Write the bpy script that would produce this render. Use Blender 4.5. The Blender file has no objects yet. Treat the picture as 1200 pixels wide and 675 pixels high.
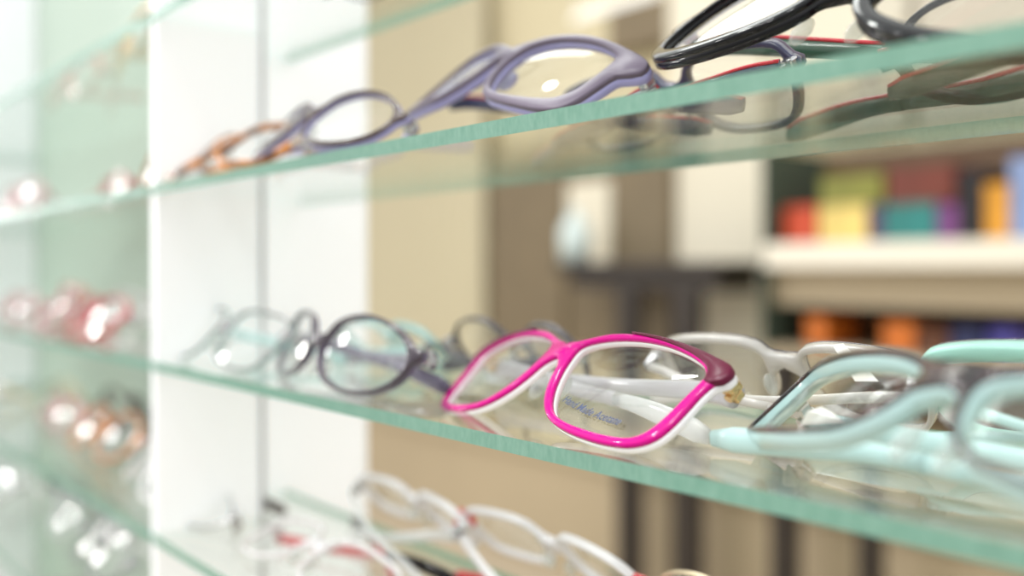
import bpy, bmesh, math, random
from mathutils import Vector, Matrix
random.seed(7)
sc = bpy.context.scene
COL = sc.collection
Z0 = 1.05                       # eye height above the shop floor (m)
F = 1100.0                      # focal length in px of the 1200 px wide frame
PHI = math.atan(940.0 / F)
HY = 314.0
FW = Vector((-math.cos(PHI), math.sin(PHI), 0)); RT = Vector((math.sin(PHI), math.cos(PHI), 0)); UP = Vector((0, 0, 1))
D = 0.1705                      # distance from the eye to the plane of the shelf fronts

def ray(px, py):
    return FW + RT * ((px - 600) / F) + UP * ((HY - py) / F)
def at(px, py, v):              # point on the vertical plane y = v
    r = ray(px, py); t = v / r.y
    return Vector((r.x * t, v, r.z * t + Z0))
def lin(c):
    c = c / 255.0
    return c / 12.92 if c <= 0.04045 else ((c + 0.055) / 1.055) ** 2.4
def rgb(*c):
    return (lin(c[0]), lin(c[1]), lin(c[2]), 1.0)

# ------------------------------------------------------------------ materials
MATS = {}
def nodes(name):
    m = bpy.data.materials.new(name); m.use_nodes = True
    nt = m.node_tree; nt.nodes.clear()
    out = nt.nodes.new('ShaderNodeOutputMaterial')
    return m, nt, out
def pbr(name, col, rough=0.4, metal=0.0, coat=0.0, trans=0.0, noise=0.0, nscale=40.0, spec=0.5):
    if name in MATS: return MATS[name]
    m, nt, out = nodes(name)
    b = nt.nodes.new('ShaderNodeBsdfPrincipled')
    b.inputs['Base Color'].default_value = col
    b.inputs['Roughness'].default_value = rough
    b.inputs['Metallic'].default_value = metal
    b.inputs['Specular IOR Level'].default_value = spec
    b.inputs['Coat Weight'].default_value = coat
    b.inputs['Coat Roughness'].default_value = 0.05
    b.inputs['Transmission Weight'].default_value = trans
    if noise:
        tc = nt.nodes.new('ShaderNodeTexCoord'); n = nt.nodes.new('ShaderNodeTexNoise')
        n.inputs['Scale'].default_value = nscale; n.inputs['Detail'].default_value = 4
        mx = nt.nodes.new('ShaderNodeMix'); mx.data_type = 'RGBA'; mx.blend_type = 'MULTIPLY'
        mx.inputs[6].default_value = col
        rp = nt.nodes.new('ShaderNodeValToRGB')
        rp.color_ramp.elements[0].color = (1 - noise, 1 - noise, 1 - noise, 1); rp.color_ramp.elements[1].color = (1, 1, 1, 1)
        rp.color_ramp.elements[0].position = .35; rp.color_ramp.elements[1].position = .65
        mx.inputs[0].default_value = 1.0
        nt.links.new(tc.outputs['Object'], n.inputs['Vector']); nt.links.new(n.outputs['Fac'], rp.inputs[0])
        nt.links.new(rp.outputs[0], mx.inputs[7]); nt.links.new(mx.outputs[2], b.inputs['Base Color'])
    nt.links.new(b.outputs[0], out.inputs[0])
    MATS[name] = m
    return m
def two_tone(name, c1, c2, scale=90.0, rough=0.15):
    """mottled tortoise acetate"""
    if name in MATS: return MATS[name]
    m, nt, out = nodes(name)
    b = nt.nodes.new('ShaderNodeBsdfPrincipled'); b.inputs['Roughness'].default_value = rough
    b.inputs['Coat Weight'].default_value = 0.5; b.inputs['Coat Roughness'].default_value = 0.04
    tc = nt.nodes.new('ShaderNodeTexCoord'); n = nt.nodes.new('ShaderNodeTexNoise')
    n.inputs['Scale'].default_value = scale; n.inputs['Detail'].default_value = 3
    rp = nt.nodes.new('ShaderNodeValToRGB')
    rp.color_ramp.elements[0].position = .42; rp.color_ramp.elements[0].color = c1
    rp.color_ramp.elements[1].position = .62; rp.color_ramp.elements[1].color = c2
    nt.links.new(tc.outputs['Object'], n.inputs['Vector']); nt.links.new(n.outputs['Fac'], rp.inputs[0])
    nt.links.new(rp.outputs[0], b.inputs['Base Color']); nt.links.new(b.outputs[0], out.inputs[0])
    MATS[name] = m
    return m
def thin_glass(name, tint, r0, r1, rough=0.01, gcol=(1, 1, 1, 1)):
    """thin clear sheet: see-through, mirror-like at grazing angles, the same from both sides"""
    if name in MATS: return MATS[name]
    m, nt, out = nodes(name)
    t = nt.nodes.new('ShaderNodeBsdfTransparent'); t.inputs[0].default_value = tint
    g = nt.nodes.new('ShaderNodeBsdfGlossy'); g.inputs['Roughness'].default_value = rough; g.inputs[0].default_value = gcol
    lw = nt.nodes.new('ShaderNodeLayerWeight'); lw.inputs[0].default_value = 0.5
    p = nt.nodes.new('ShaderNodeMath'); p.operation = 'POWER'; p.inputs[1].default_value = 5.0
    ma = nt.nodes.new('ShaderNodeMath'); ma.operation = 'MULTIPLY_ADD'; ma.inputs[1].default_value = r1; ma.inputs[2].default_value = r0
    mx = nt.nodes.new('ShaderNodeMixShader')
    nt.links.new(lw.outputs['Facing'], p.inputs[0]); nt.links.new(p.outputs[0], ma.inputs[0]); nt.links.new(ma.outputs[0], mx.inputs[0])
    nt.links.new(t.outputs[0], mx.inputs[1]); nt.links.new(g.outputs[0], mx.inputs[2]); nt.links.new(mx.outputs[0], out.inputs[0])
    MATS[name] = m
    return m
def crystal(name, col, clear=0.5, rough=0.08):
    """translucent coloured plastic"""
    if name in MATS: return MATS[name]
    m, nt, out = nodes(name)
    t = nt.nodes.new('ShaderNodeBsdfTransparent'); t.inputs[0].default_value = tuple(0.35 + 0.65 * x for x in col[:3]) + (1,)
    b = nt.nodes.new('ShaderNodeBsdfPrincipled'); b.inputs['Base Color'].default_value = col
    b.inputs['Roughness'].default_value = rough; b.inputs['Coat Weight'].default_value = 0.6
    mx = nt.nodes.new('ShaderNodeMixShader'); mx.inputs[0].default_value = 1 - clear
    nt.links.new(t.outputs[0], mx.inputs[1]); nt.links.new(b.outputs[0], mx.inputs[2]); nt.links.new(mx.outputs[0], out.inputs[0])
    MATS[name] = m
    return m
def emit(name, col, s):
    if name in MATS: return MATS[name]
    m, nt, out = nodes(name)
    e = nt.nodes.new('ShaderNodeEmission'); e.inputs[0].default_value = col; e.inputs[1].default_value = s
    nt.links.new(e.outputs[0], out.inputs[0]); MATS[name] = m
    return m
def edge_glass():
    m, nt, out = nodes('green_glass_edge')
    b = nt.nodes.new('ShaderNodeBsdfPrincipled'); b.inputs['Roughness'].default_value = 0.3; b.inputs['Specular IOR Level'].default_value = .15
    tc = nt.nodes.new('ShaderNodeTexCoord'); mp = nt.nodes.new('ShaderNodeMapping'); mp.inputs['Scale'].default_value = (3, 3, 1)
    n = nt.nodes.new('ShaderNodeTexNoise'); n.inputs['Scale'].default_value = 300; n.inputs['Detail'].default_value = 5
    rp = nt.nodes.new('ShaderNodeValToRGB')
    rp.color_ramp.elements[0].position = .3; rp.color_ramp.elements[0].color = rgb(110, 152, 138)
    rp.color_ramp.elements[1].position = .75; rp.color_ramp.elements[1].color = rgb(136, 174, 161)
    tr = nt.nodes.new('ShaderNodeBsdfTranslucent'); tr.inputs[0].default_value = rgb(158, 204, 184)
    mx = nt.nodes.new('ShaderNodeMixShader'); mx.inputs[0].default_value = .3
    nt.links.new(tc.outputs['Object'], mp.inputs[0]); nt.links.new(mp.outputs[0], n.inputs['Vector'])
    nt.links.new(n.outputs['Fac'], rp.inputs[0]); nt.links.new(rp.outputs[0], b.inputs['Base Color'])
    nt.links.new(b.outputs[0], mx.inputs[1]); nt.links.new(tr.outputs[0], mx.inputs[2]); nt.links.new(mx.outputs[0], out.inputs[0])
    return m

LENS = thin_glass('clear_lens', (.965, .975, .97, 1), .07, .75)
LENS_GREY = thin_glass('smoky_demo_lens', (.84, .83, .81, 1), .06, .45)
SHELF_FACE = thin_glass('shelf_glass', (.955, .975, .963, 1), .05, .80)
SHELF_EDGE = edge_glass()
STEEL = pbr('steel', rgb(190, 190, 192), .25, 1.0)
GOLD = pbr('gold_metal', rgb(214, 180, 130), .25, 1.0)
GUN = pbr('dark_metal', rgb(70, 68, 76), .3, 1.0)
PAD = crystal('clear_pad', rgb(235, 238, 236), .72)
PAPER = pbr('white_paper', rgb(248, 247, 246), .7)

# ------------------------------------------------------------------ helpers
def link(name, bm, mats, parent=None, smooth=False):
    me = bpy.data.meshes.new(name); bm.to_mesh(me); bm.free()
    if not isinstance(mats, (list, tuple)): mats = [mats]
    for m in mats: me.materials.append(m)
    if smooth:
        for p in me.polygons: p.use_smooth = True
    o = bpy.data.objects.new(name, me); COL.objects.link(o)
    if parent is not None: o.parent = parent
    return o
def tag(o, label=None, cat=None, group=None, kind=None):
    if label: o['label'] = label
    if cat: o['category'] = cat
    if group: o['group'] = group
    if kind: o['kind'] = kind
    return o
def empty(name, loc, rz=0.0):
    o = bpy.data.objects.new(name, None); o.empty_display_size = .02
    o.location = loc; o.rotation_euler = (0, 0, rz); COL.objects.link(o)
    return o
def add_box(bm, c, s, M=None, bev=0.0):
    r = bmesh.ops.create_cube(bm, size=1.0)
    vs = r['verts']
    for v in vs: v.co = Vector((v.co.x * s[0], v.co.y * s[1], v.co.z * s[2]))
    if bev > 0:
        es = list({e for v in vs for e in v.link_edges})
        rr = bmesh.ops.bevel(bm, geom=es, offset=bev, segments=2, affect='EDGES', profile=.5)
        vs = list({v for v in rr['verts']} | {v for v in vs if v.is_valid})
    for v in vs:
        v.co = v.co + Vector(c)
        if M is not None: v.co = M @ v.co
    return vs
def add_cyl(bm, p0, p1, r0, r1=None, seg=14):
    p0 = Vector(p0); p1 = Vector(p1); r1 = r0 if r1 is None else r1
    ax = (p1 - p0).normalized(); a = ax.orthogonal().normalized(); b = ax.cross(a)
    A = [bm.verts.new(p0 + (a * math.cos(2 * math.pi * i / seg) + b * math.sin(2 * math.pi * i / seg)) * r0) for i in range(seg)]
    B = [bm.verts.new(p1 + (a * math.cos(2 * math.pi * i / seg) + b * math.sin(2 * math.pi * i / seg)) * r1) for i in range(seg)]
    for i in range(seg):
        j = (i + 1) % seg; bm.faces.new((A[i], A[j], B[j], B[i]))
    bm.faces.new(A[::-1]); bm.faces.new(B)
def prism(bm, poly, z0, z1, side_idx=1):
    A = [bm.verts.new((x, y, z0)) for x, y in poly]; B = [bm.verts.new((x, y, z1)) for x, y in poly]
    n = len(poly)
    bm.faces.new(A[::-1]); bm.faces.new(B)
    for i in range(n):
        j = (i + 1) % n
        f = bm.faces.new((A[i], A[j], B[j], B[i])); f.material_index = side_idx
    bmesh.ops.recalc_face_normals(bm, faces=bm.faces[:])
def catmull(P, n, closed=False):
    P = [Vector(p) for p in P]; out = []; m = len(P); segs = m if closed else m - 1
    for s in range(segs):
        p1 = P[s]; p2 = P[(s + 1) % m]
        p0 = P[(s - 1) % m] if closed or s > 0 else p1 * 2 - p2
        p3 = P[(s + 2) % m] if closed or s + 2 < m else p2 * 2 - p1
        for k in range(n):
            t = k / n
            # centripetal-like tension to avoid overshoot
            out.append(0.5 * ((2 * p1) + (p2 - p0) * t + (2 * p0 - 5 * p1 + 4 * p2 - p3) * t * t + (3 * p1 - p0 - 3 * p2 + p3) * t ** 3))
    if not closed: out.append(P[-1])
    return out
def resample(P, n):
    L = [0.0]
    Q = P + [P[0]]
    for a, b in zip(Q, Q[1:]): L.append(L[-1] + (b - a).length)
    out = []; j = 0
    for i in range(n):
        s = L[-1] * i / n
        while L[j + 1] < s: j += 1
        t = (s - L[j]) / max(L[j + 1] - L[j], 1e-9)
        out.append(Q[j].lerp(Q[j + 1], t))
    return out
def ray_poly(c, d, poly):
    best = 0.0; n = len(poly)
    for i in range(n):
        a = poly[i] - c; b = poly[(i + 1) % n] - c; e = b - a
        den = d.x * e.y - d.y * e.x
        if abs(den) < 1e-12: continue
        t = (a.x * e.y - a.y * e.x) / den; s = (a.x * d.y - a.y * d.x) / den
        if t > 0 and -1e-6 <= s <= 1 + 1e-6: best = max(best, t)
    return best

# ------------------------------------------------------------------ eyeglasses (mm in the frame's own plane)
PINK_IN = [(7.6,0.5),(8.5,-5.9),(10.8,-11.9),(14.3,-17.4),(18.2,-21.2),(22.8,-23.6),(29.0,-24.9),(36.2,-25.3),(44,-25.2),(51.7,-24.1),(55.4,-22.2),(57.6,-19.1),(59.1,-14.2),(60.2,-8.1),(61.2,-3.0),(61.4,0.4),(59.4,2.9),(53.7,5.4),(44.2,7.4),(33.5,7.9),(22.8,7.0),(14.3,5.2),(9.4,3.2)]
PINK_OUT = [(0,3.7),(4.7,4.3),(11.0,6.4),(18.5,8.7),(28.5,9.7),(41.4,9.3),(52.7,8.0),(61.2,6.4),(66.7,5.0),(68.2,2.6),(67.2,-0.2),(65.2,-1.2),(63.9,-5.1),(63.3,-10.4),(62.5,-16.0),(61.0,-20.8),(58.0,-24.2),(53.0,-26.6),(45.2,-27.8),(36.7,-27.9),(28.8,-27.2),(21.1,-25.4),(15.0,-22.0),(10.0,-17.2),(6.6,-11.4),(4.6,-6.2),(2.4,-3.9),(0,-3.6)]
LAV_IN = [(17.2,-21.8),(11.5,-15.5),(7.8,-5.5),(11.0,3.7),(21.6,8.5),(35.8,9.9),(48.6,9.0),(58.5,6.0),(61.8,2.0),(61.5,-5.1),(60.0,-13.9),(56.7,-19.5),(52.1,-22.4),(41.8,-24.1),(27.5,-24.2)]
LAV_OUT = [(0,5),(6.8,7.6),(19.0,11.3),(33.0,13.0),(46.9,12.2),(61.0,9.4),(72,6.5),(75.4,3.5),(75.2,-0.5),(72.1,-2.9),(68.0,-5.0),(66,-12.1),(63.8,-20.5),(60.5,-25.6),(54.6,-28.3),(43.3,-29.0),(28.5,-28.2),(17.0,-25.5),(8,-17),(4.0,-7.0),(2,-2),(0,-1)]
OVAL_IN = [(9.1,-1.7),(14.3,3.2),(24.6,6.1),(34.8,6.8),(46.0,5.5),(54.6,2.3),(59.2,-1.3),(60.6,-5.2),(58.7,-9.9),(54.0,-14.1),(45.8,-17.4),(35.1,-18.9),(23.7,-18.2),(13.4,-15.3),(8.0,-10.6),(7.0,-5.6)]
TURQ_IN = [(55.6,-9.0),(59.7,-5.8),(60.6,-2.0),(60.8,2.9),(60.6,7.7),(58.6,12.6),(45.1,9.6),(31.8,6.8),(20.9,4.7),(14.6,3.2),(9.0,1.1),(6.4,-1.0),(6.0,-3.9),(6.8,-7.3),(8.2,-10.7),(10.4,-13.6),(13.0,-15.8),(17.0,-17.0),(28,-17.0),(43.5,-13.6)]
RECT_IN = [(9,-2),(10,6),(18,9.5),(34,10.5),(50,10),(58.5,7.5),(60,0),(58.5,-10),(53,-17.5),(40,-20),(24,-19.5),(14,-15.5),(10,-9)]
ROUND_IN = [(9,-3),(12,6.5),(21,13),(33,15),(45,13),(54,6.5),(57.5,-3),(54.5,-12),(46,-18.5),(33.5,-20.5),(21,-18.5),(12.5,-12)]
BLACK_IN = [(9,-2),(13,8),(22,14),(35,16.5),(48,15),(57,10),(61,2),(59,-7),(53,-12.5),(43,-16.3),(30,-17),(18,-13.5),(11,-8)]

def outline(inn, rim, bridge, end, n):
    """star-shaped outer outline: rim offset + half bridge reaching the nose line + end piece"""
    P = resample(catmull([Vector((x, z)) for x, z in inn], 8, True), n)
    c = Vector((sum(p.x for p in P) / n, sum(p.y for p in P) / n))
    wt, wb, ws = rim
    off = []
    for i in range(n):
        tan = (P[(i + 1) % n] - P[i - 1]).normalized(); nor = Vector((tan.y, -tan.x))
        if nor.dot(P[i] - c) < 0: nor = -nor
        w = (wt if nor.y > 0 else wb) * abs(nor.y) + ws * (1 - abs(nor.y))
        off.append(P[i] + nor * w)
    R = []; ds = []
    for p in P:
        d = (p - c).normalized(); ds.append(d); r = ray_poly(c, d, off)
        if d.x < 0:
            t = -c.x / d.x; z = c.y + d.y * t
            if bridge[0] <= z <= bridge[1]: r = max(r, t)
        if d.x > 0 and end:
            t = (end[0] - c.x) / d.x; z = c.y + d.y * t
            if end[1] <= z <= end[2]: r = max(r, t)
        R.append(r)
    for _ in range(1):
        R = [max(R[i], .25 * R[i - 1] + .5 * R[i] + .25 * R[(i + 1) % n]) for i in range(n)]
    Q = []
    for p, d, r in zip(P, ds, R):
        q = c + d * r
        if q.x < 0.02: q.x = 0.0
        Q.append(q)
    return P, Q
def outline_traced(inn, out, n):
    P = resample(catmull([Vector((x, z)) for x, z in inn], 8, True), n)
    c = Vector((sum(p.x for p in P) / n, sum(p.y for p in P) / n))
    O = [Vector(o) for o in out]
    # round the outline except along the nose line
    Os = catmull(O, 5, False)
    Q = []
    for p in P:
        d = (p - c).normalized(); q = c + d * max(ray_poly(c, d, Os), (p - c).length + .8)
        if q.x < 0.25: q.x = 0.0
        Q.append(q)
    return P, Q

def layer(bm, P, Q, y0, y1, bev_front, bev_back, k, B, b=0.5):
    """ring of acetate between y0 (front) and y1 (back), both lenses, welded on the nose line"""
    n = len(P); e = min(.45, (y1 - y0) * .4)
    for s in (1, -1):
        rings = []
        spec = []
        if bev_front: spec += [('p', 0, y0 + e), ('p', b, y0), ('q', b, y0), ('q', 0, y0 + e)]
        else: spec += [('p', 0, y0), ('q', 0, y0)]
        if bev_back: spec += [('q', 0, y1 - e), ('q', b, y1), ('p', b, y1), ('p', 0, y1 - e)]
        else: spec += [('q', 0, y1), ('p', 0, y1)]
        for which, ins, y in spec:
            ring = []
            for p, q in zip(P, Q):
                d = q - p; L = max(d.length, 1e-6); d = d / L; ii = min(ins, L * .3)
                if which == 'p': r = p + d * ii; yy = y
                else:
                    if q.x == 0.0: r = q.copy(); yy = y0 if y < (y0 + y1) / 2 else y1
                    else: r = q - d * ii; yy = y
                ring.append(bm.verts.new(B(s * r.x, yy, r.y, k)))
            rings.append(ring)
        m = len(rings)
        for a in range(m):
            A = rings[a]; C = rings[(a + 1) % m]; wa = spec[a][0]; wc = spec[(a + 1) % m][0]
            for i in range(n):
                j = (i + 1) % n
                if wa == 'q' and wc == 'q' and Q[i].x == 0.0 and Q[j].x == 0.0: continue
                f = (A[i], A[j], C[j], C[i]) if s > 0 else (A[j], A[i], C[i], C[j])
                try: bm.faces.new(f)
                except ValueError: pass
    bmesh.ops.remove_doubles(bm, verts=bm.verts[:], dist=2e-6)
    bmesh.ops.recalc_face_normals(bm, faces=bm.faces[:])

def sweep(bm, path, hts, ths, ups, seg=10):
    rings = []
    n = len(path)
    for i, p in enumerate(path):
        t = (path[min(i + 1, n - 1)] - path[max(i - 1, 0)]).normalized()
        u = ups[i] - t * ups[i].dot(t); u.normalize(); w = t.cross(u)
        ring = []
        for k in range(seg):
            a = 2 * math.pi * k / seg; ca, sa = math.cos(a), math.sin(a)
            f = (abs(ca) ** 3.2 + abs(sa) ** 3.2) ** (-1 / 3.2)       # rounded rectangle
            ring.append(bm.verts.new(p + u * (sa * f * hts[i] / 2) + w * (ca * f * ths[i] / 2)))
        rings.append(ring)
    for a, b in zip(rings, rings[1:]):
        for k in range(seg):
            j = (k + 1) % seg; bm.faces.new((a[k], a[j], b[j], b[k]))
    bm.faces.new(rings[0][::-1]); bm.faces.new(rings[-1])
    bmesh.ops.recalc_face_normals(bm, faces=bm.faces[:])

def eyeglasses(label, group, shelf_z, pos, yaw, tilt, roll=0.0, P0z=None, k=1.6, shape=None, traced=None, rim=(2.6, 2.4, 2.2),
               bridge=(-3, 4), end=(66, -1, 5), scale=1.0, t=(1.5, 2.2), front=None, back=None, temple=None, tip=None, stripe=None,
               lens=LENS, hinge=STEEL, pad=PAD, n=64, th=(6.0, 2.6), tipA=None, tipB=None, detail=True, lift=0.0, open_=.03):
    """pos = (x, y) of the bridge, in metres; yaw/tilt/roll in degrees; shelf_z = top of the shelf it lies on"""
    rt_, rr_ = math.radians(tilt), math.radians(roll)
    M = Matrix.Rotation(rr_, 3, 'Y') @ Matrix.Rotation(rt_, 3, 'X')
    t0, t1 = 0.0, t[0]; t2 = t[0] + t[1]
    if traced: P, Q = outline_traced(traced[0], traced[1], n)
    else: P, Q = outline(shape, rim, bridge, end, n)
    zc = [0.0]
    def B(x, y, z, kk):
        x *= scale / 1000.0; y *= 1 / 1000.0; z *= scale / 1000.0
        p = M @ Vector((x, y + kk * x * x, z)); p.z += zc[0]
        return p
    if P0z is None:
        zc[0] = 0.0
        zc[0] = -min(min(B(s * q.x, t2, q.y, k).z, B(s * q.x, 0, q.y, k).z) for q in Q for s in (1, -1)) + .0003 + lift
    else:
        zc[0] = P0z - shelf_z
    root = empty('eyeglasses', (pos[0], pos[1], shelf_z + Z0), math.radians(yaw))
    tag(root, label, 'eyeglasses', group)
    bm = bmesh.new(); layer(bm, P, Q, t0, t1, True, False, k, B); fr = link('front_frame', bm, front, root, True)
    if t[1] > 0:
        bm = bmesh.new(); layer(bm, P, Q, t1, t2, False, True, k, B); link('inner_layer', bm, back or front, fr, True)
    # lenses
    c = Vector((sum(p.x for p in P) / n, sum(p.y for p in P) / n))
    lens_objs = []
    for s in (1, -1):
        bm = bmesh.new(); ym = t2 * .5
        cv = bm.verts.new(B(s * c.x, ym - 1.3, c.y, k)); prev = None
        for r in ((.2, .4, .6, .8, .92, 1.01) if detail and n > 60 else (.35, .7, 1.01)):
            ring = [bm.verts.new(B(s * (c.x + (p.x - c.x) * r), ym - 1.3 * (1 - r * r), c.y + (p.y - c.y) * r, k)) for p in P]
            for i in range(n):
                j = (i + 1) % n
                if prev is None: bm.faces.new((cv, ring[i], ring[j]) if s > 0 else (cv, ring[j], ring[i]))
                else: bm.faces.new((prev[i], ring[i], ring[j], prev[j]) if s > 0 else (prev[j], ring[j], ring[i], prev[i]))
            prev = ring
        lens_objs.append(link('lens', bm, lens, root, True))
    # end pieces: hinge position
    ex = max(q.x for q in Q); ez = [q.y for q in Q if q.x > ex - 1.5]; ez = sum(ez) / len(ez)
    hx = ex - 3.2
    if detail:
        for s in (1, -1):
            bm = bmesh.new()
            bmesh.ops.create_icosphere(bm, subdivisions=2, radius=1.0)
            for v in bm.verts:
                v.co = Vector((v.co.x * 1.3 + .35 * v.co.z, v.co.y * 2.6, v.co.z * 5.0))
                nx = min(p.x for p in P) - 1.2
                v.co = B(s * (nx + v.co.x / scale), t2 + 1.8 + v.co.y, (bridge[0] - 7 + v.co.z), k)
            link('nose_pad', bm, pad, root, True)
    # temples
    for s, tt in ((1, tipA), (-1, tipB)):
        H = B(s * hx, t2 + 1.0, ez, k)
        bm = bmesh.new()
        Hb = B(s * (hx - .5), t2 + 5.5, ez, k)
        if detail:
            add_box(bm, (0, 0, 0), (.0042, .0035, .0042), Matrix.Translation(B(s * hx, t2 + .9, ez, k)) @ M.to_4x4(), .0006)
            for dz in (-1.8, 0, 1.8):
                add_cyl(bm, B(s * (hx - .4), t2 + 3.6, ez + dz - .8, k), B(s * (hx - .4), t2 + 3.6, ez + dz + .8, k), .0013)
            add_box(bm, (0, 0, 0), (.0032, .0022, .0034), Matrix.Translation(B(s * (hx - .6), t2 + 5.2, ez, k)) @ M.to_4x4(), .0004)
            link('hinge', bm, hinge, root)
        else: bm.free()
        hgt, thk = th[0] / 1000, th[1] / 1000
        if tt is None:
            tt = (-s * hx * scale * .93 / 1000, H.y + open_ + (.010 if s > 0 else 0.0))
        T = Vector((tt[0], tt[1], hgt * .45 + .0008))
        h0 = H.z
        bend = Hb.lerp(T, .72); bend.z = T.z + (Hb.z - T.z) * .16 + .0025; bend.y += .002
        s1 = Hb.lerp(T, .12); s1.y = max(s1.y, Hb.y + .004); s1.z = Hb.z - (Hb.z - T.z) * .06
        m1 = Hb.lerp(T, .42); m1.z = Hb.z - (Hb.z - T.z) * .42; m1.y += .005
        path = catmull([Hb, s1, m1, bend, T], 6)
        N = len(path); up0 = (M @ Vector((0, -.3, 1))).normalized()
        ups = [up0.lerp(Vector((0, 0, 1)), min(1, i / (N * .5))).normalized() for i in range(N)]
        hts = []; ths = []
        for i in range(N):
            f = i / (N - 1)
            h = hgt * (1 - .30 * min(f / .6, 1)) if f < .72 else hgt * (.70 + .25 * min(1, (f - .72) / .12))
            if f > .96: h *= .65
            hts.append(h); ths.append(thk * (1 if f < .96 else .6))
        cut = int(N * .70) if tip else N
        bm = bmesh.new(); sweep(bm, path[:cut], hts[:cut], ths[:cut], ups[:cut]); tp = link('temple', bm, temple, root, True)
        if tip:
            bm = bmesh.new(); sweep(bm, path[cut - 1:], [h * 1.04 for h in hts[cut - 1:]], [h * 1.08 for h in ths[cut - 1:]], ups[cut - 1:])
            link('temple_tip', bm, tip, tp, True)
        if stripe:
            bm = bmesh.new(); sp = [p + ups[i] * (hts[i] * .5) for i, p in enumerate(path)]
            sweep(bm, sp, [hgt * .20] * N, [x * 1.03 for x in ths], ups, 8); link('edge_stripe', bm, stripe, tp, True)
    root_info = dict(root=root, B=B, k=k, t2=t2, lens=lens_objs, M=M, front=fr, ex=ex, ez=ez)
    return root_info

# ------------------------------------------------------------------ setting: shelves, panels
def zS(S): return S * 0.2245
SH = {'top': (zS(.555), zS(.577), .268), 'upper': (zS(.167), zS(.188), .2765), 'middle': (zS(-.231), zS(-.2115), .2735),
      'lower': (zS(-.62), zS(-.60), .2665), 'bottom': (zS(-1.0), zS(-.98), .2665)}
PU = 0.4805                      # inner face of the white side panel
SZ = {k_: v_[1] for k_, v_ in SH.items()}
NICE = {'top': 'topmost', 'upper': 'second', 'middle': 'third', 'lower': 'fourth', 'bottom': 'lowest'}
for nm, (z0, z1, vb) in SH.items():
    bm = bmesh.new()
    if nm != 'bottom': prism(bm, [(.30, D), (-PU + .0005, D), (-PU + .0005, .2322), (-.5255, .2322), (-.5255, vb), (.30, vb)], z0 + Z0, z1 + Z0)
    for f in bm.faces:
        if abs(f.normal.x) > .9 or (abs(f.normal.y) > .9 and abs(f.calc_center_median().y - .2322) < .001): f.material_index = 0
    o = link('glass_shelf', bm, [SHELF_FACE, SHELF_EDGE]) if nm != 'bottom' else None
    if o: tag(o, '%s clear glass shelf, green front edge, right of the white side panel' % {'top': 'uppermost', 'upper': 'second from top', 'middle': 'middle', 'lower': 'second from bottom', 'bottom': 'lowest'}[nm], 'shelf', 'glass shelves of the right bay')
    bm = bmesh.new()
    prism(bm, [(-PU - .0060, D), (-1.233, D), (-1.233, .2985), (-.5325, .2985), (-.5325, .2315), (-PU - .0060, .2315)], z0 + Z0, z1 + Z0, 1)
    for f in bm.faces:
        if abs(f.normal.y) > .9 and f.calc_center_median().y > .22: f.material_index = 0
    o = link('glass_shelf', bm, [SHELF_FACE, SHELF_EDGE])
    tag(o, '%s glass shelf in front of the pale green panel at far left' % {'top': 'uppermost', 'upper': 'second from top', 'middle': 'middle', 'lower': 'second from bottom', 'bottom': 'lowest'}[nm], 'shelf', 'glass shelves of the left bay')

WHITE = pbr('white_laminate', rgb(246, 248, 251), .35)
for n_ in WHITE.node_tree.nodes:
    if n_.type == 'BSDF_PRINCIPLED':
        n_.inputs['Emission Color'].default_value = (.88, .95, 1, 1); n_.inputs['Emission Strength'].default_value = .15   # faint glow added to brighten the white panels, no lamp inside
GREENP = pbr('pale_green_laminate', rgb(174, 190, 178), .6, noise=.04, nscale=4)
GREYP = pbr('grey_post', rgb(186, 188, 190), .4, 0.3)
def boxobj(name, x0, x1, y0, y1, z0, z1, mat, parent=None, bev=0.0):
    bm = bmesh.new()
    add_box(bm, ((x0 + x1) / 2, (y0 + y1) / 2, (z0 + z1) / 2), (abs(x1 - x0), abs(y1 - y0), abs(z1 - z0)), None, bev)
    return link(name, bm, mat, parent)
ZT, ZB = 1.75, 0.02
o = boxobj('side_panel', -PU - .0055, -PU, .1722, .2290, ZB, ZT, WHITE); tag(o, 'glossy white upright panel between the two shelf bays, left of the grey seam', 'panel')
o = boxobj('upright_post', -PU - .0055, -PU + .0010, .2290, .2318, ZB, ZT, GREYP); tag(o, 'thin grey metal upright post between the white panels', 'post')
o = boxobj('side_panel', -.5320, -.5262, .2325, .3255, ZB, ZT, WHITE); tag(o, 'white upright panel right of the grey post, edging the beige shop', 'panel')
boxobj('wall_left', -1.60, -.5330, .2990, .3060, 0.0, 2.7, GREENP)['kind'] = 'structure'
boxobj('trim_1', -1.240, -1.2335, .1722, .2985, ZB, ZT, pbr('pale_grey_laminate', rgb(226, 229, 232), .5))['kind'] = 'structure'

# ------------------------------------------------------------------ eyeglasses materials
MAG = pbr('magenta_acetate', rgb(196, 2, 128), .10, spec=.22)
WHT = pbr('white_acetate', rgb(244, 240, 244), .15, coat=.6)
BURG = pbr('burgundy_acetate', rgb(92, 18, 48), .28, spec=.25)
TURQ = pbr('turquoise_acetate', rgb(176, 207, 206), .22, coat=.2)
TURQ_D = pbr('deep_turquoise_acetate', rgb(164, 212, 200), .3)
TORT_D = two_tone('dark_tortoise', rgb(26, 14, 20), rgb(66, 38, 34), 160)
TORT = two_tone('amber_tortoise', rgb(94, 50, 24), rgb(222, 140, 52), 110)
LAV = pbr('lavender_acetate', rgb(150, 148, 192), .32)
LAVT = pbr('taupe_lavender_acetate', rgb(102, 92, 108), .32, spec=.25)
NAVY = pbr('navy_acetate', rgb(52, 54, 84), .2, coat=.4)
RED = pbr('red_acetate', rgb(206, 50, 64), .2, coat=.4)
GRN = pbr('dark_green_acetate', rgb(52, 84, 68), .25, coat=.3)
BLK = pbr('black_acetate', rgb(10, 10, 16), .10, spec=.3)
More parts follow.
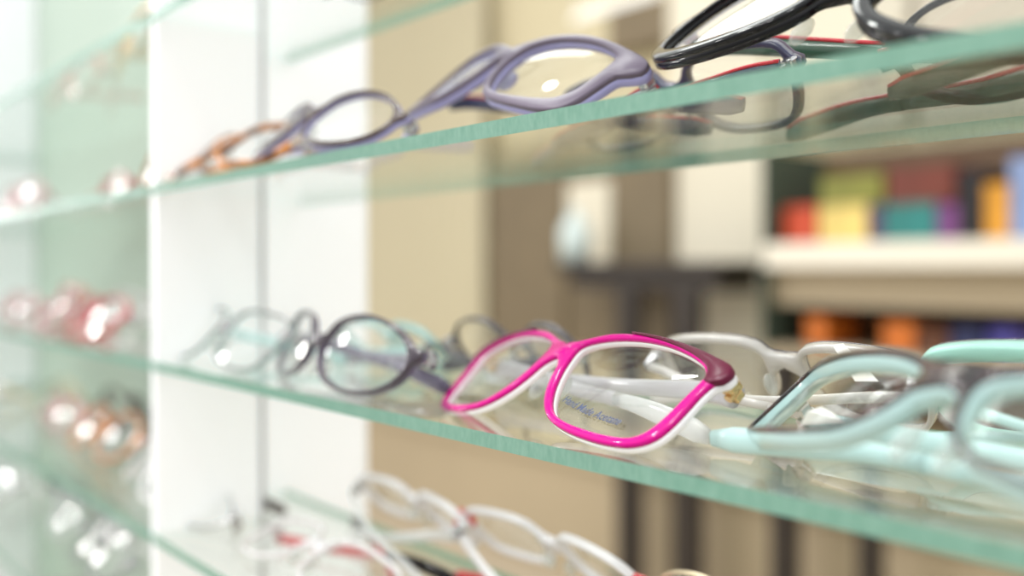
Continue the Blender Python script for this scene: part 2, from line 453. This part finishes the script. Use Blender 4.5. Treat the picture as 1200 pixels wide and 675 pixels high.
PURP = crystal('smoky_purple_crystal', rgb(92, 84, 110), .15)
PURB = pbr('purple_black_acetate', rgb(52, 42, 54), .12, coat=.5)
CLEAR = crystal('crystal_acetate', rgb(232, 234, 234), .5)
CLEARW = crystal('milky_crystal', rgb(238, 236, 238), .25)
PALE_T = crystal('pale_turquoise_crystal', rgb(188, 226, 224), .35)
PALEG = pbr('pale_gold_metal', rgb(224, 208, 178), .25, .9)
BRN = pbr('brown_acetate', rgb(56, 36, 32), .2)
PINKP = crystal('pale_pink_crystal', rgb(226, 178, 182), .3)
REDC = crystal('red_crystal', rgb(196, 60, 66), .15)
ROSE = pbr('rose_metal', rgb(206, 150, 140), .25, .85)
MILK = crystal('milky_grey_crystal', rgb(214, 210, 206), .3)
SILV = crystal('silver_white_crystal', rgb(206, 204, 208), .28)
ORNG = crystal('orange_crystal', rgb(226, 150, 92), .2)
GREYC = crystal('grey_crystal', rgb(160, 158, 160), .3)
GREYD = crystal('dark_grey_crystal', rgb(78, 74, 82), .25)

def world_P0(px, py, dist, dx=0, yaw=0):
    p = ray(px, py) * dist
    p += Vector((math.cos(math.radians(yaw)), math.sin(math.radians(yaw)), 0)) * dx / 1000
    return p
G_MID = 'eyeglasses on the middle shelf'; G_UP = 'eyeglasses on the second shelf from top'
G_LOW = 'eyeglasses on the second shelf from bottom'; G_TOP = 'eyeglasses on the uppermost shelf'
G_FAR = 'out-of-focus eyeglasses in the far left bay'
zm, zu, zl, zt, zb = SZ['middle'], SZ['upper'], SZ['lower'], SZ['top'], SZ['bottom']

# --- magenta pair, the sharp one in the centre
p = world_P0(655, 410, .2947, .8, -10.5)
def rel(p, yaw, u, v):           # world (u,v) -> root-local xy
    d = Vector((-u - p.x, v - p.y, 0)); a = -math.radians(yaw)
    return (d.x * math.cos(a) - d.y * math.sin(a), d.x * math.sin(a) + d.y * math.cos(a))
pk = eyeglasses('magenta eyeglasses with white inner side and burgundy brow plates on the middle shelf', G_MID, zm, p, -10.5, -47.5, -2.1,
                P0z=p.z, k=1.627, traced=(PINK_IN, PINK_OUT), t=(1.5, 2.4), front=MAG, back=WHT, temple=SILV, tip=CLEAR, hinge=GOLD, n=110, th=(6.5, 3.0),
                tipA=rel(p, -10.5, .292, .236), tipB=rel(p, -10.5, .152, .197), bridge=(-4, 4))
# burgundy brow plates
up_ = [(27,9.9),(34,9.9),(41.4,9.6),(52.7,8.3),(61.2,6.7),(66.9,5.2),(68.5,2.6),(67.4,-.2),(65.6,-1.2)]
lo_ = [(27.2,9.3),(33.5,9.0),(41.2,8.4),(51.5,6.6),(59.0,4.0),(61.7,1.6),(62.3,-1.0),(63.8,-1.6),(65.2,-1.6)]
U = catmull([Vector((a, b)) for a, b in up_], 4); Lw = catmull([Vector((a, b)) for a, b in lo_], 4)
for s in (1, -1):
    bm = bmesh.new(); B = pk['B']
    rows = []
    for a, b in zip(U, Lw):
        m = (b - a); rows.append([bm.verts.new(B(s * q.x, y, q.y, pk['k'])) for q, y in ((a, 1.3), (a, -.25), (a + m * .12, -.6), (a + m * .85, -.6), (b, -.25), (b, .2))])
    for r0, r1 in zip(rows, rows[1:]):
        for i in range(5): bm.faces.new((r0[i], r0[i + 1], r1[i + 1], r1[i]))
    bm.faces.new(rows[0]); bm.faces.new(rows[-1][::-1]); bmesh.ops.recalc_face_normals(bm, faces=bm.faces[:])
    link('brow_plate', bm, BURG, pk['front'], True)['label'] = 'burgundy brow plate'
# printing on the demo lens
cu = bpy.data.curves.new('printed_text', 'FONT'); cu.body = 'Hand Made Acetate'; cu.size = 3.1; cu.shear = .35; cu.offset = .045; cu.space_character = 1.0
tmp = bpy.data.objects.new('printed_text', cu); COL.objects.link(tmp)
bpy.context.view_layer.update()
me = bpy.data.meshes.new_from_object(tmp.evaluated_get(bpy.context.evaluated_depsgraph_get()))
COL.objects.unlink(tmp); bpy.data.objects.remove(tmp)
xs = [v.co.x for v in me.vertices]; w = max(xs)
for v in me.vertices:
    f = v.co.x / w
    v.co = B(20.5 + 27.0 * f, .2, -18.6 - 2.6 * f + v.co.y * 1.15 + .9 * math.sin(f * 3.1) * -1, pk['k'])
me.materials.append(pbr('blue_grey_ink', rgb(52, 66, 100), .5))
o = bpy.data.objects.new('printed_text', me); COL.objects.link(o); o.parent = pk['lens'][0]; o['label'] = 'fine blue-grey lettering on the lens'

# --- purple-black oval pair left of it
p = world_P0(370, 385, .383, 3.9, -8.4)
ov = eyeglasses('purple-black oval eyeglasses with smoky crystal temples, left of the magenta pair', G_MID, zm, p, -8.4, -21.6, -.4, P0z=p.z, k=2.38,
                shape=OVAL_IN, rim=(1.6, 1.6, 1.9), bridge=(-6.0, -0.5), end=(66, -4.5, 0.5), scale=1.065, t=(1.4, 2.2), front=PURB, back=PURP, temple=PURP, tip=PURP,
                n=90, th=(6.5, 3.2), open_=.012)
# --- turquoise and tortoise pair, right foreground
p = world_P0(1103, 430, .180, 2.8, -16.7)
tq = eyeglasses('turquoise and dark tortoise eyeglasses cut off by the right edge of the photo', G_MID, zm, p, -16.7, -55.6, 0, P0z=p.z, k=4.53,
                shape=TURQ_IN, rim=(1.9, 1.2, 1.7), bridge=(-4.5, 2.8), end=(67, 6, 13), scale=1.142, t=(1.2, 5.2), front=TORT_D, back=TURQ, temple=TURQ, tip=TURQ,
                n=110, th=(6.5, 3.6), tipA=rel(p, -16.7, .150, .196), tipB=rel(p, -16.7, .005, .205))
# --- pale pair by the panel
F1 = dict(n=56)
eyeglasses('clear pale turquoise eyeglasses against the white panel, left of the purple-black oval pair', G_MID, zm, at(262, 372, .192).to_2d(), -4, -38, k=2.0,
           shape=RECT_IN, rim=(1.5, 1.4, 1.4), end=(65, 0, 5), t=(1.2, 1.6), front=GREYC, back=PALE_T, temple=PALE_T, scale=.95, **F1)
# --- back row on the middle shelf, facing away
eyeglasses('pale aqua crystal eyeglasses in the back row, behind the purple-black oval pair', G_MID, zm, (-.392, .258), 176, -42, k=1.6, shape=RECT_IN, rim=(3.5, 2.4, 2.4), end=(66, 0, 6),
           t=(1.4, 1.8), front=PALE_T, back=PALE_T, temple=PALE_T, scale=.72, open_=.006, **F1)
eyeglasses('dark smoky round eyeglasses in the back row, behind the magenta pair', G_MID, zm, (-.296, .258), 176, -30, k=1.6, shape=ROUND_IN, rim=(1.8, 1.6, 1.6), end=(64, 0, 5),
           t=(1.4, 1.4), front=GREYD, back=GREYD, temple=GREYD, scale=.74, open_=.006, **F1)
kk = eyeglasses('white dark-edged eyeglasses in the back row, between magenta and turquoise pairs', G_MID, zm, (-.1655, .256), 176, -30, k=1.6, shape=RECT_IN, rim=(3.0, 1.8, 2.2), bridge=(1, 8), end=(67, -1, 7),
           t=(.9, 3.0), front=PURB, back=MILK, temple=MILK, tip=MILK, scale=.78, open_=.006, n=80, th=(3.6, 2.4))
eyeglasses('sea-green eyeglasses in the back row, half hidden behind the turquoise tortoise pair', G_MID, zm, (-.068, .255), 176, -34, k=1.6, shape=RECT_IN, rim=(5.5, 2.6, 3.0), bridge=(1, 8), end=(67, -1, 7),
           t=(1.0, 3.4), front=TORT_D, back=TURQ_D, temple=TURQ, scale=.84, open_=.006, n=80, th=(3.6, 2.4))

# --- second shelf from top
p = world_P0(588, 65, .338, 1.4, -8.6)
eyeglasses('lavender-grey eyeglasses with red-edged navy temples, at the front of the second shelf', G_UP, zu, p, -8.6, -48.3, 6.9, P0z=p.z, k=2.52, traced=(LAV_IN, LAV_OUT),
           scale=.904, t=(1.8, 3.0), front=LAVT, back=LAV, temple=NAVY, tip=NAVY, stripe=RED, n=110, th=(6.0, 3.2), bridge=(-1, 5), pad=LAV)
eyeglasses('brown-rimmed eyeglasses with lavender temples, left of the lavender-grey pair', G_UP, zu, at(368, 115, .186).to_2d(), -6, -42, 3, k=2.3, shape=OVAL_IN, rim=(2.2, 2.0, 2.0), bridge=(-5, 0), end=(66, -4, 1),
           t=(1.3, 2.2), front=BRN, back=LAV, temple=LAV, scale=1.0, n=80)
eyeglasses('amber tortoise eyeglasses on the second shelf from top, touching the white panel', G_UP, zu, at(268, 175, .186).to_2d(), 0, -52, k=2.0, shape=RECT_IN, rim=(2.6, 2.2, 2.4), end=(66, 0, 6),
           t=(1.6, 2.0), front=TORT, back=TORT, temple=TORT, scale=.93, **F1)
p = world_P0(994, -22, .236, 0, -8)
eyeglasses('glossy black eyeglasses with red-edged green temples, cut off at the top right corner', G_UP, zu, p, -8.6, -50, 9.5, P0z=p.z, k=2.1, shape=BLACK_IN, rim=(2.4, 4.2, 2.8), bridge=(-3, 5), end=(68, 2, 9),
           t=(1.8, 3.0), front=BLK, back=BLK, temple=GRN, tip=GRN, stripe=RED, n=110, th=(7, 3.0), scale=1.15, lens=LENS_GREY)
eyeglasses('lavender and navy eyeglasses in the back row, seen through the second shelf', G_UP, zu, (-.205, .250), 176, -30, k=1.8, shape=RECT_IN, rim=(2.6, 2.6, 2.6), end=(67, 0, 6),
           t=(1.6, 2.6), front=LAVT, back=NAVY, temple=NAVY, stripe=RED, scale=.82, open_=.006, n=64)
eyeglasses('black eyeglasses in the back row behind the glossy black pair, seen through glass', G_UP, zu, (-.075, .250), 178, -30, k=1.8, shape=BLACK_IN, rim=(2.4, 3.0, 2.6), end=(67, 0, 7),
           t=(1.6, 2.6), front=BLK, back=BLK, temple=GRN, stripe=RED, scale=.80, open_=.006, n=64)

# --- uppermost shelf
eyeglasses('grey metal eyeglasses on the uppermost shelf, seen from below through the glass', G_TOP, zt, (-.355, .236), 176, -35, k=1.6, shape=OVAL_IN, rim=(1.6, 1.5, 1.5), end=(65, -4, 1),
           t=(1.2, 1.2), front=GUN, back=GUN, temple=GUN, scale=.9, open_=.006, **F1)

# --- fourth shelf
eyeglasses('pale crystal eyeglasses on the lower back row, beside the white panel edge', G_LOW, zl, at(492, 566, .250).to_2d(), 176, -38, k=1.6, shape=RECT_IN, rim=(2.6, 2.4, 2.4), end=(66, 0, 6),
           t=(1.4, 2.0), front=CLEARW, back=CLEARW, temple=CLEAR, scale=.74, open_=.006, lift=.012, **F1)
rc = eyeglasses('clear eyeglasses with red corners, on the shelf below the magenta pair', G_LOW, zl, at(652, 617, .252).to_2d(), 176, -40, k=1.6, shape=RECT_IN, rim=(2.4, 2.2, 2.2), end=(67, 0, 6),
           t=(1.2, 2.0), front=CLEARW, back=CLEARW, temple=CLEARW, tip=REDC, scale=.85, hinge=RED, open_=.006, lift=.010, **F1)
for s_ in (1, -1):
    bm = bmesh.new()
    add_box(bm, (0, 0, 0), (.0075, .0050, .0085), Matrix.Translation(rc['B'](s_ * (rc['ex'] - 3.0), rc['t2'] * .5, rc['ez'] - .5, rc['k'])) @ rc['M'].to_4x4(), .0012)
    link('corner_trim', bm, RED, rc['front'], True)['label'] = 'red corner trim'
eyeglasses('pale gold rimmed eyeglasses at the bottom edge, right of the red-cornered pair', G_LOW, zl, at(915, 700, .252).to_2d(), 176, -30, k=1.6, shape=ROUND_IN, rim=(1.3, 1.3, 1.3), end=(63, 0, 4),
           t=(1.0, 1.0), front=PALEG, back=PALEG, temple=PALEG, scale=.84, open_=.006, lift=.006, **F1)
eyeglasses('white and red eyeglasses with dark temple tips, lying before the grey post', G_LOW, zl, at(372, 660, .205).to_2d(), -3, -72, k=1.8, shape=RECT_IN, rim=(1.8, 1.6, 1.6), end=(66, 0, 6),
           t=(1.2, 1.6), front=CLEARW, back=CLEARW, temple=REDC, tip=BLK, scale=.95, **F1)
eyeglasses('thin wire eyeglasses on the lower shelf, against the white panel', G_LOW, zl, at(222, 595, .205).to_2d(), -3, -62, k=1.8, shape=OVAL_IN, rim=(1.1, 1.1, 1.1), bridge=(-4, -1), end=(65, -3, 0),
           t=(1.0, .9), front=STEEL, back=STEEL, temple=STEEL, tip=BRN, scale=.95, **F1)

# --- far left bay: five shelves of blurred pairs
far = [
 ('top', [(.62, 'gold wire', GOLD, GOLD), (.80, 'rose metal', ROSE, ROSE)]),
 ('upper', [(.60, 'amber brown', TORT, TORT), (.745, 'red', REDC, RED), (.92, 'pale pink', PINKP, PINKP)]),
 ('middle', [(.565, 'brown metal', ROSE, BRN), (.695, 'red and clear', REDC, CLEARW), (.84, 'rose', PINKP, RED), (1.02, 'pink crystal', PINKP, PINKP)]),
 ('lower', [(.575, 'milky white', CLEARW, CLEARW), (.715, 'orange crystal', ORNG, BRN), (.87, 'pale rose', PINKP, ROSE), (1.04, 'white crystal', CLEARW, PALEG)]),
 ('bottom', [(.72, 'grey crystal', GREYC, CLEARW), (.86, 'clear grey', CLEAR, GREYC), (1.02, 'pale silver', STEEL, CLEARW)]),
]
shp = [RECT_IN, ROUND_IN, OVAL_IN]
ORD = ['nearest the white panel', 'second from the white panel', 'third from the white panel', 'fourth from the white panel']
SHN = {'top': 'uppermost', 'upper': 'second', 'middle': 'middle', 'lower': 'fourth', 'bottom': 'lowest'}
for si, (nm, items) in enumerate(far):
    for i, (u, word, fm, tm) in enumerate(items):
        eyeglasses('blurred %s eyeglasses, %s shelf of the left bay, %s' % (word, SHN[nm], ORD[i]), G_FAR, SZ[nm], (-u, .205 + .012 * ((i + si) % 3)), -4 + 5 * ((i * 2 + si) % 3) - 5, -18 if nm in ('upper', 'top') else -40,
                   k=1.7, shape=shp[(i + si) % 3], rim=(2.2, 2.0, 2.0), end=(66, -1, 5), t=(1.4, 1.8), front=fm, back=fm, temple=tm, scale=.95, n=40)

far_back = [
 ('upper', [(.69, 'dark red', RED), (.86, 'amber', TORT)]),
 ('middle', [(.63, 'deep red', RED), (.78, 'clear', CLEARW), (.95, 'rose gold', ROSE)]),
 ('lower', [(.66, 'clear', CLEAR), (.81, 'brown', BRN), (.98, 'cream', PALEG)]),
 ('bottom', [(.80, 'white', CLEARW), (.97, 'dark grey', GREYD)]),
]
for si, (nm, items) in enumerate(far_back):
    for i, (u, word, fm) in enumerate(items):
        eyeglasses('blurred %s eyeglasses, back row of the %s shelf of the left bay' % (word, SHN[nm]), G_FAR, SZ[nm], (-u, .272), 176 + 4 * (i % 2), -30,
                   k=1.7, shape=shp[(i + si + 1) % 3], rim=(2.2, 2.0, 2.0), end=(66, -1, 5), t=(1.4, 1.8), front=fm, back=fm, temple=fm, scale=.9, open_=.006, n=40)

# --- price tags on the turquoise and white pairs (parts of those pairs)
def paper(root, pts, lab=None):
    bm = bmesh.new()
    inv = Matrix.Rotation(-root.rotation_euler.z, 3, 'Z')
    vs = [bm.verts.new(inv @ (Vector(q) - root.location)) for q in pts]
    bm.faces.new(vs)
    bmesh.ops.solidify(bm, geom=bm.faces[:], thickness=.0004)
    o = link('price_tag', bm, PAPER, root); o['label'] = lab or 'white paper price tag'
    return o
paper(tq['root'], [at(938, 498, .206), at(990, 494, .210), at(974, 482, .210), at(962, 476, .209), at(946, 482, .207)])
paper(tq['root'], [at(1101, 487, .192), at(1119, 505, .192), at(1142, 487, .195), at(1160, 474, .198), at(1122, 464, .194)])
paper(kk['root'], [at(975, 404, .244), at(1002, 447, .236), at(1030, 447, .236), at(988, 402, .244)], 'white paper price tag hanging from the bridge')

# ------------------------------------------------------------------ the shop behind
BEIGE = pbr('beige_wall', rgb(212, 200, 166), .8, noise=.05, nscale=2)
TAN = pbr('tan_panel', rgb(184, 167, 138), .7, noise=.05, nscale=3)
CREAM = pbr('cream_paint', rgb(222, 214, 194), .7)
DARKW = pbr('dark_wood', rgb(48, 39, 32), .5, noise=.15, nscale=12)
OLIVE = pbr('olive_brown_wood', rgb(122, 107, 82), .6, noise=.1, nscale=8)
GREYB = pbr('grey_brown_board', rgb(170, 154, 128), .6)
WHITEB = pbr('white_board', rgb(240, 232, 216), .5)
FLOOR = pbr('floor_tiles', rgb(186, 172, 150), .4, noise=.1, nscale=3)
VW = 2.40
bm = bmesh.new(); add_box(bm, (-2.0, 1.0, -.02), (9.0, 5.0, .04)); link('floor', bm, FLOOR)['kind'] = 'structure'
bm = bmesh.new(); add_box(bm, (-2.0, VW + .05, 1.4), (9.0, .1, 2.8)); link('wall_back', bm, BEIGE)['kind'] = 'structure'
def from_px(name, x0, x1, y0, y1, v, dep, mat, parent=None, bev=0.0):
    a = at(x0, y0, v); b = at(x1, y1, v)
    return boxobj(name, a.x, b.x, v, v + dep, b.z, a.z, mat, parent, bev)
# pleated curtain
a = at(405, -20, 2.33); b = at(568, 455, 2.33)
bm = bmesh.new(); N = 120; rows = []
for i in range(N + 1):
    f = i / N; x = a.x + (b.x - a.x) * f; y = 2.33 + .018 * math.sin(f * math.pi * 2 * 15)
    rows.append([bm.verts.new((x, y, b.z)), bm.verts.new((x, y, 2.3)), ])
for r0, r1 in zip(rows, rows[1:]): bm.faces.new((r0[0], r1[0], r1[1], r0[1]))
o = link('pleated_curtain', bm, pbr('curtain_cloth', rgb(206, 197, 170), .9), None, True); tag(o, 'beige pleated curtain on the shop wall, right of the white panels', 'curtain')
# low tan counter under the eye line
o = empty('display_counter', at(800, 760, 2.30)); o.location.z = 0
tag(o, 'long tan counter along the shop wall, seen below the middle glass shelf', 'counter')
c0 = o
def child_box(name, root, x0, x1, y0, y1, z0, z1, mat, bev=0.0):
    L = root.location
    return boxobj(name, x0 - L.x, x1 - L.x, y0 - L.y, y1 - L.y, z0 - L.z, z1 - L.z, mat, root, bev)
a = at(380, 470, 2.20); b = at(1260, 470, 2.20)
child_box('counter_body', c0, a.x, b.x, 2.22, 2.395, 0.0, a.z - .03, TAN)
child_box('worktop', c0, a.x, b.x, 2.20, 2.395, a.z - .03, a.z, TAN)
# dark wall cabinet with a light niche
a = at(572, 178, 2.28); b = at(786, 420, 2.28)
o = empty('wall_cabinet', ((a.x + b.x) / 2, 2.395, b.z)); tag(o, 'dark olive-brown wall cabinet with a pale niche, behind the tall table', 'cabinet')
child_box('cabinet_body', o, a.x, b.x, 2.30, 2.395, b.z, a.z, OLIVE)
q = at(662, 215, 2.28); r = at(712, 315, 2.28)
child_box('door', o, a.x + .01, q.x - .01, 2.285, 2.30, b.z + .01, a.z - .01, OLIVE)
child_box('door', o, r.x + .01, b.x - .01, 2.285, 2.30, b.z + .01, a.z - .01, OLIVE)
child_box('niche_panel', o, q.x, r.x, 2.292, 2.30, r.z, q.z, CREAM)
# vase in the niche
m = at(697, 312, 2.25); bm = bmesh.new()
prof = [(.0, 0), (.045, 0), (.05, .05), (.05, .11), (.03, .14), (.018, .155), (.018, .175), (.0, .175)]
seg = 20; rg = []
for r_, z_ in prof: rg.append([bm.verts.new((max(r_, .0005) * math.cos(2 * math.pi * i / seg), max(r_, .0005) * math.sin(2 * math.pi * i / seg), z_)) for i in range(seg)])
for A_, B_ in zip(rg, rg[1:]):
    for i in range(seg): bm.faces.new((A_[i], A_[(i + 1) % seg], B_[(i + 1) % seg], B_[i]))
vase = link('vase', bm, pbr('pale_teal_ceramic', rgb(206, 220, 218), .3), None, True)
tag(vase, 'pale grey-teal vase standing on the dark tall table', 'vase')
# tall dark table
a = at(648, 307, 2.05); b = at(844, 342, 2.05)
o = empty('tall_table', ((a.x + b.x) / 2, 2.15, 0)); tag(o, 'dark wooden tall table in front of the cream column', 'table')
child_box('table_top', o, a.x, b.x, 2.05, 2.27, a.z - .035, a.z, DARKW, .012)
child_box('apron', o, a.x + .06, b.x - .02, 2.07, 2.25, b.z, a.z - .035, DARKW)
for xa, xb in ((722, 745), (787, 815)):
    qa = at(xa, 500, 2.07); qb = at(xb, 500, 2.07); child_box('leg', o, qa.x, qb.x, 2.07, 2.11, 0, b.z, DARKW)
vase.location = (m.x, 2.16, a.z + .0005)
# cream column and bright panel
a = at(788, 0, 2.33); b = at(898, 0, 2.33)
o = boxobj('trim_2', a.x, b.x, 2.31, 2.395, 0, 2.6, CREAM); o['kind'] = 'structure'
o = from_px('wall_panel', 902, 1062, -60, 150, 2.35, .04, CREAM); tag(o, 'bright cream panel high on the shop wall, above the colourful boxes', 'panel')
o = from_px('wall_panel', 1075, 1260, -60, 130, 2.36, .03, pbr('pale_taupe_paint', rgb(214, 204, 186), .7)); tag(o, 'pale taupe wall panel at the top right', 'panel')
# display shelf unit with boxes
a = at(903, 286, 2.05); b = at(1240, 368, 2.05)
o = empty('display_unit', ((a.x + b.x) / 2, 2.2, 0)); tag(o, 'cream and brown display unit holding the colourful boxes at right', 'display unit')
child_box('top_board', o, a.x, b.x, 2.02, 2.30, a.z - .06, a.z, WHITEB)
child_box('middle_board', o, a.x, b.x, 2.06, 2.30, b.z, a.z - .06, GREYB)
u0 = at(903, 190, 2.3)
child_box('back_board', o, a.x, b.x, 2.30, 2.32, b.z - .3, u0.z, pbr('brown_board', rgb(96, 72, 50), .6))
l0 = at(1000, 412, 2.05)
child_box('lower_board', o, a.x, b.x, 2.02, 2.30, l0.z - .03, l0.z, GREYB)
child_box('side_glass', o, a.x - .006, a.x, 2.02, 2.30, l0.z - .03, u0.z, pbr('dark_green_glass', rgb(70, 84, 74), .2))
for xa, xb in ((902, 928), (1004, 1027)):
    qa = at(xa, 600, 2.06); qb = at(xb, 600, 2.06); child_box('leg', o, qa.x, qb.x, 2.06, 2.10, 0, l0.z - .03, DARKW)
COLR = {'red-orange': (206, 76, 40), 'yellow': (232, 205, 120), 'purple': (84, 52, 96), 'teal': (44, 128, 124), 'violet': (122, 66, 128), 'black': (30, 26, 30), 'amber': (226, 158, 48), 'blue-white': (140, 160, 204), 'lime': (132, 132, 52),
        'brick-red': (116, 52, 38), 'orange': (222, 120, 40), 'dark blue': (44, 50, 92), 'royal blue': (74, 68, 150), 'brown': (104, 62, 40)}
def carton(x0, x1, y0, y1, v, dep, cn, label, group, zbase):
    A_ = at(x0, y0, v); B_ = at(x1, y1, v); h = max(A_.z - B_.z, .02)
    root = empty('carton', ((A_.x + B_.x) / 2, v + dep / 2, zbase)); tag(root, label, 'box', group)
    w2 = (B_.x - A_.x) / 2
    cm = pbr('carton_' + cn.replace(' ', '_').replace('-', '_'), rgb(*COLR[cn]), .45, noise=.25, nscale=14)
    child_box('carton_body', root, root.location.x - w2, root.location.x + w2, v, v + dep, zbase, zbase + h * .86, cm)
    child_box('lid', root, root.location.x - w2 - .001, root.location.x + w2 + .001, v - .001, v + dep, zbase + h * .86, zbase + h, cm)
    return zbase + h
zt_ = at(903, 286, 2.05).z + .0005
GB = 'colourful boxes on the display unit'
row = [(918, 955, 'red-orange'), (960, 1016, 'yellow'), (1018, 1034, 'purple'), (1036, 1096, 'teal'), (1098, 1122, 'violet'), (1124, 1150, 'black'), (1154, 1182, 'amber'), (1184, 1216, 'blue-white')]
hts_ = {}
for x0, x1, cn in row:
    y0 = {'black': 205, 'amber': 222, 'blue-white': 192}.get(cn, 244)
    hts_[cn] = carton(x0, x1, y0, 286, 2.08, .16, cn, '%s box standing on the white board of the display unit' % cn, GB, zt_)
carton(962, 1034, 212, 242, 2.08, .16, 'lime', 'lime green box lying across the yellow and purple boxes', GB, hts_['yellow'] + .0005)
carton(1040, 1118, 200, 238, 2.08, .16, 'brick-red', 'brick-red box lying on the teal and violet boxes', GB, hts_['teal'] + .0005)
GL = 'boxes on the lower board of the display unit'
for x0, x1, y0, cn, ex_ in ((945, 966, 374, 'orange', 'small orange box at the left end of the lower board'), (1034, 1070, 374, 'orange', 'orange box in the middle of the lower board'), (1074, 1110, 380, 'brown', 'brown box right of the orange box on the lower board'),
                       (1114, 1150, 374, 'dark blue', 'dark blue box on the lower board'), (1158, 1192, 372, 'royal blue', 'royal blue box at the right end of the lower board')):
    carton(x0, x1, y0, 412, 2.08, .16, cn, ex_, GL, l0.z + .0005)
# hanging tube lamp
a = at(672, 22, 1.9); b = at(768, -8, 1.9)
o = empty('tube_lamp', ((a.x + b.x) / 2, 1.9, a.z)); tag(o, 'slim white tube lamp hanging near the top of the shop wall', 'lamp')
bm = bmesh.new(); L = o.location; add_cyl(bm, a - L, b - L, .009); link('tube', bm, emit('tube_light', (1, .97, .88, 1), 1.3), o)
bm = bmesh.new(); add_cyl(bm, a - L + Vector((0, .02, .02)), b - L + Vector((0, .02, .016)), .012); link('lamp_housing', bm, WHITEB, o)
bm = bmesh.new()
for q in (a, b): add_cyl(bm, q - L + Vector((0, .02, .03)), Vector((q.x - L.x, .02, 2.7 - L.z)), .002, seg=6)
link('cable', bm, STEEL, o)
o = from_px('wall_box', 712, 786, 12, 46, 2.33, .06, OLIVE, None, .006); tag(o, 'taupe ledge box high on the shop wall, left of the cream column', 'box')

# ------------------------------------------------------------------ light
w = bpy.data.worlds.new('shop_light'); sc.world = w; w.use_nodes = True
bg = w.node_tree.nodes['Background']; bg.inputs[1].default_value = 1.0
_nt = w.node_tree; _tc = _nt.nodes.new('ShaderNodeTexCoord'); _sx = _nt.nodes.new('ShaderNodeSeparateXYZ'); _mr = _nt.nodes.new('ShaderNodeMapRange')
_mr.inputs[1].default_value = -1; _mr.inputs[2].default_value = 1
_rp = _nt.nodes.new('ShaderNodeValToRGB'); _el = _rp.color_ramp.elements
_el[0].position = 0.0; _el[0].color = (.55, .52, .48, 1); _el[1].position = 1.0; _el[1].color = (1.54, 1.54, 1.53, 1)
for _p, _c in ((.46, (.55, .53, .50, 1)), (.56, (.85, .845, .83, 1)), (.70, (1.49, 1.49, 1.48, 1))):
    e_ = _rp.color_ramp.elements.new(_p); e_.color = _c
_nt.links.new(_tc.outputs['Generated'], _sx.inputs[0]); _nt.links.new(_sx.outputs[2], _mr.inputs[0]); _nt.links.new(_mr.outputs[0], _rp.inputs[0]); _nt.links.new(_rp.outputs[0], bg.inputs[0])
def area(name, loc, target, size, energy, col=(1, .985, .965)):
    l = bpy.data.lights.new(name, 'AREA'); l.size = size; l.energy = energy; l.color = col
    o = bpy.data.objects.new(name, l); o.location = loc
    o.rotation_euler = (Vector(target) - Vector(loc)).to_track_quat('-Z', 'Y').to_euler(); COL.objects.link(o)
for i, (x, y) in enumerate(((-.15, -.55), (-1.06, .10), (-.75, -.6), (-2.32, .30), (-.45, -.95), (-1.6, -.9))):
    area('ceiling_spot', (x, y, 2.5), (x * .5 - .2, .2, 1.0), .12, 7)
for x, y, z in ((-3.4, -.25, 1.45), (-3.4, -.05, 1.75), (-3.3, -.7, 1.95), (-3.5, -.5, 1.2)):
    area('glint_light', (x, y, z), (-.8, .1, 1.1), .15, 3.8)  # unseen lights added at far left to put blurred glints in the lenses
area('ceiling_panel', (-1.6, 1.0, 2.68), (-1.6, 1.2, 0), 1.0, 18)

# ------------------------------------------------------------------ camera
cd = bpy.data.cameras.new('camera'); cam = bpy.data.objects.new('camera', cd); COL.objects.link(cam)
cam.location = (0, 0, Z0); cam.rotation_euler = (math.pi / 2, 0, math.pi / 2 - PHI)
cd.sensor_width = 36; cd.lens = F / 1200 * 36; cd.shift_y = -(337.5 - HY) / 1200
cd.clip_start = .005; cd.dof.use_dof = True; cd.dof.focus_distance = .262; cd.dof.aperture_fstop = 3.9
sc.camera = cam
sc.view_settings.view_transform = 'Standard'; sc.view_settings.look = 'None'; sc.view_settings.exposure = 0.08
sc.cycles.transparent_max_bounces = 40; sc.cycles.max_bounces = 16
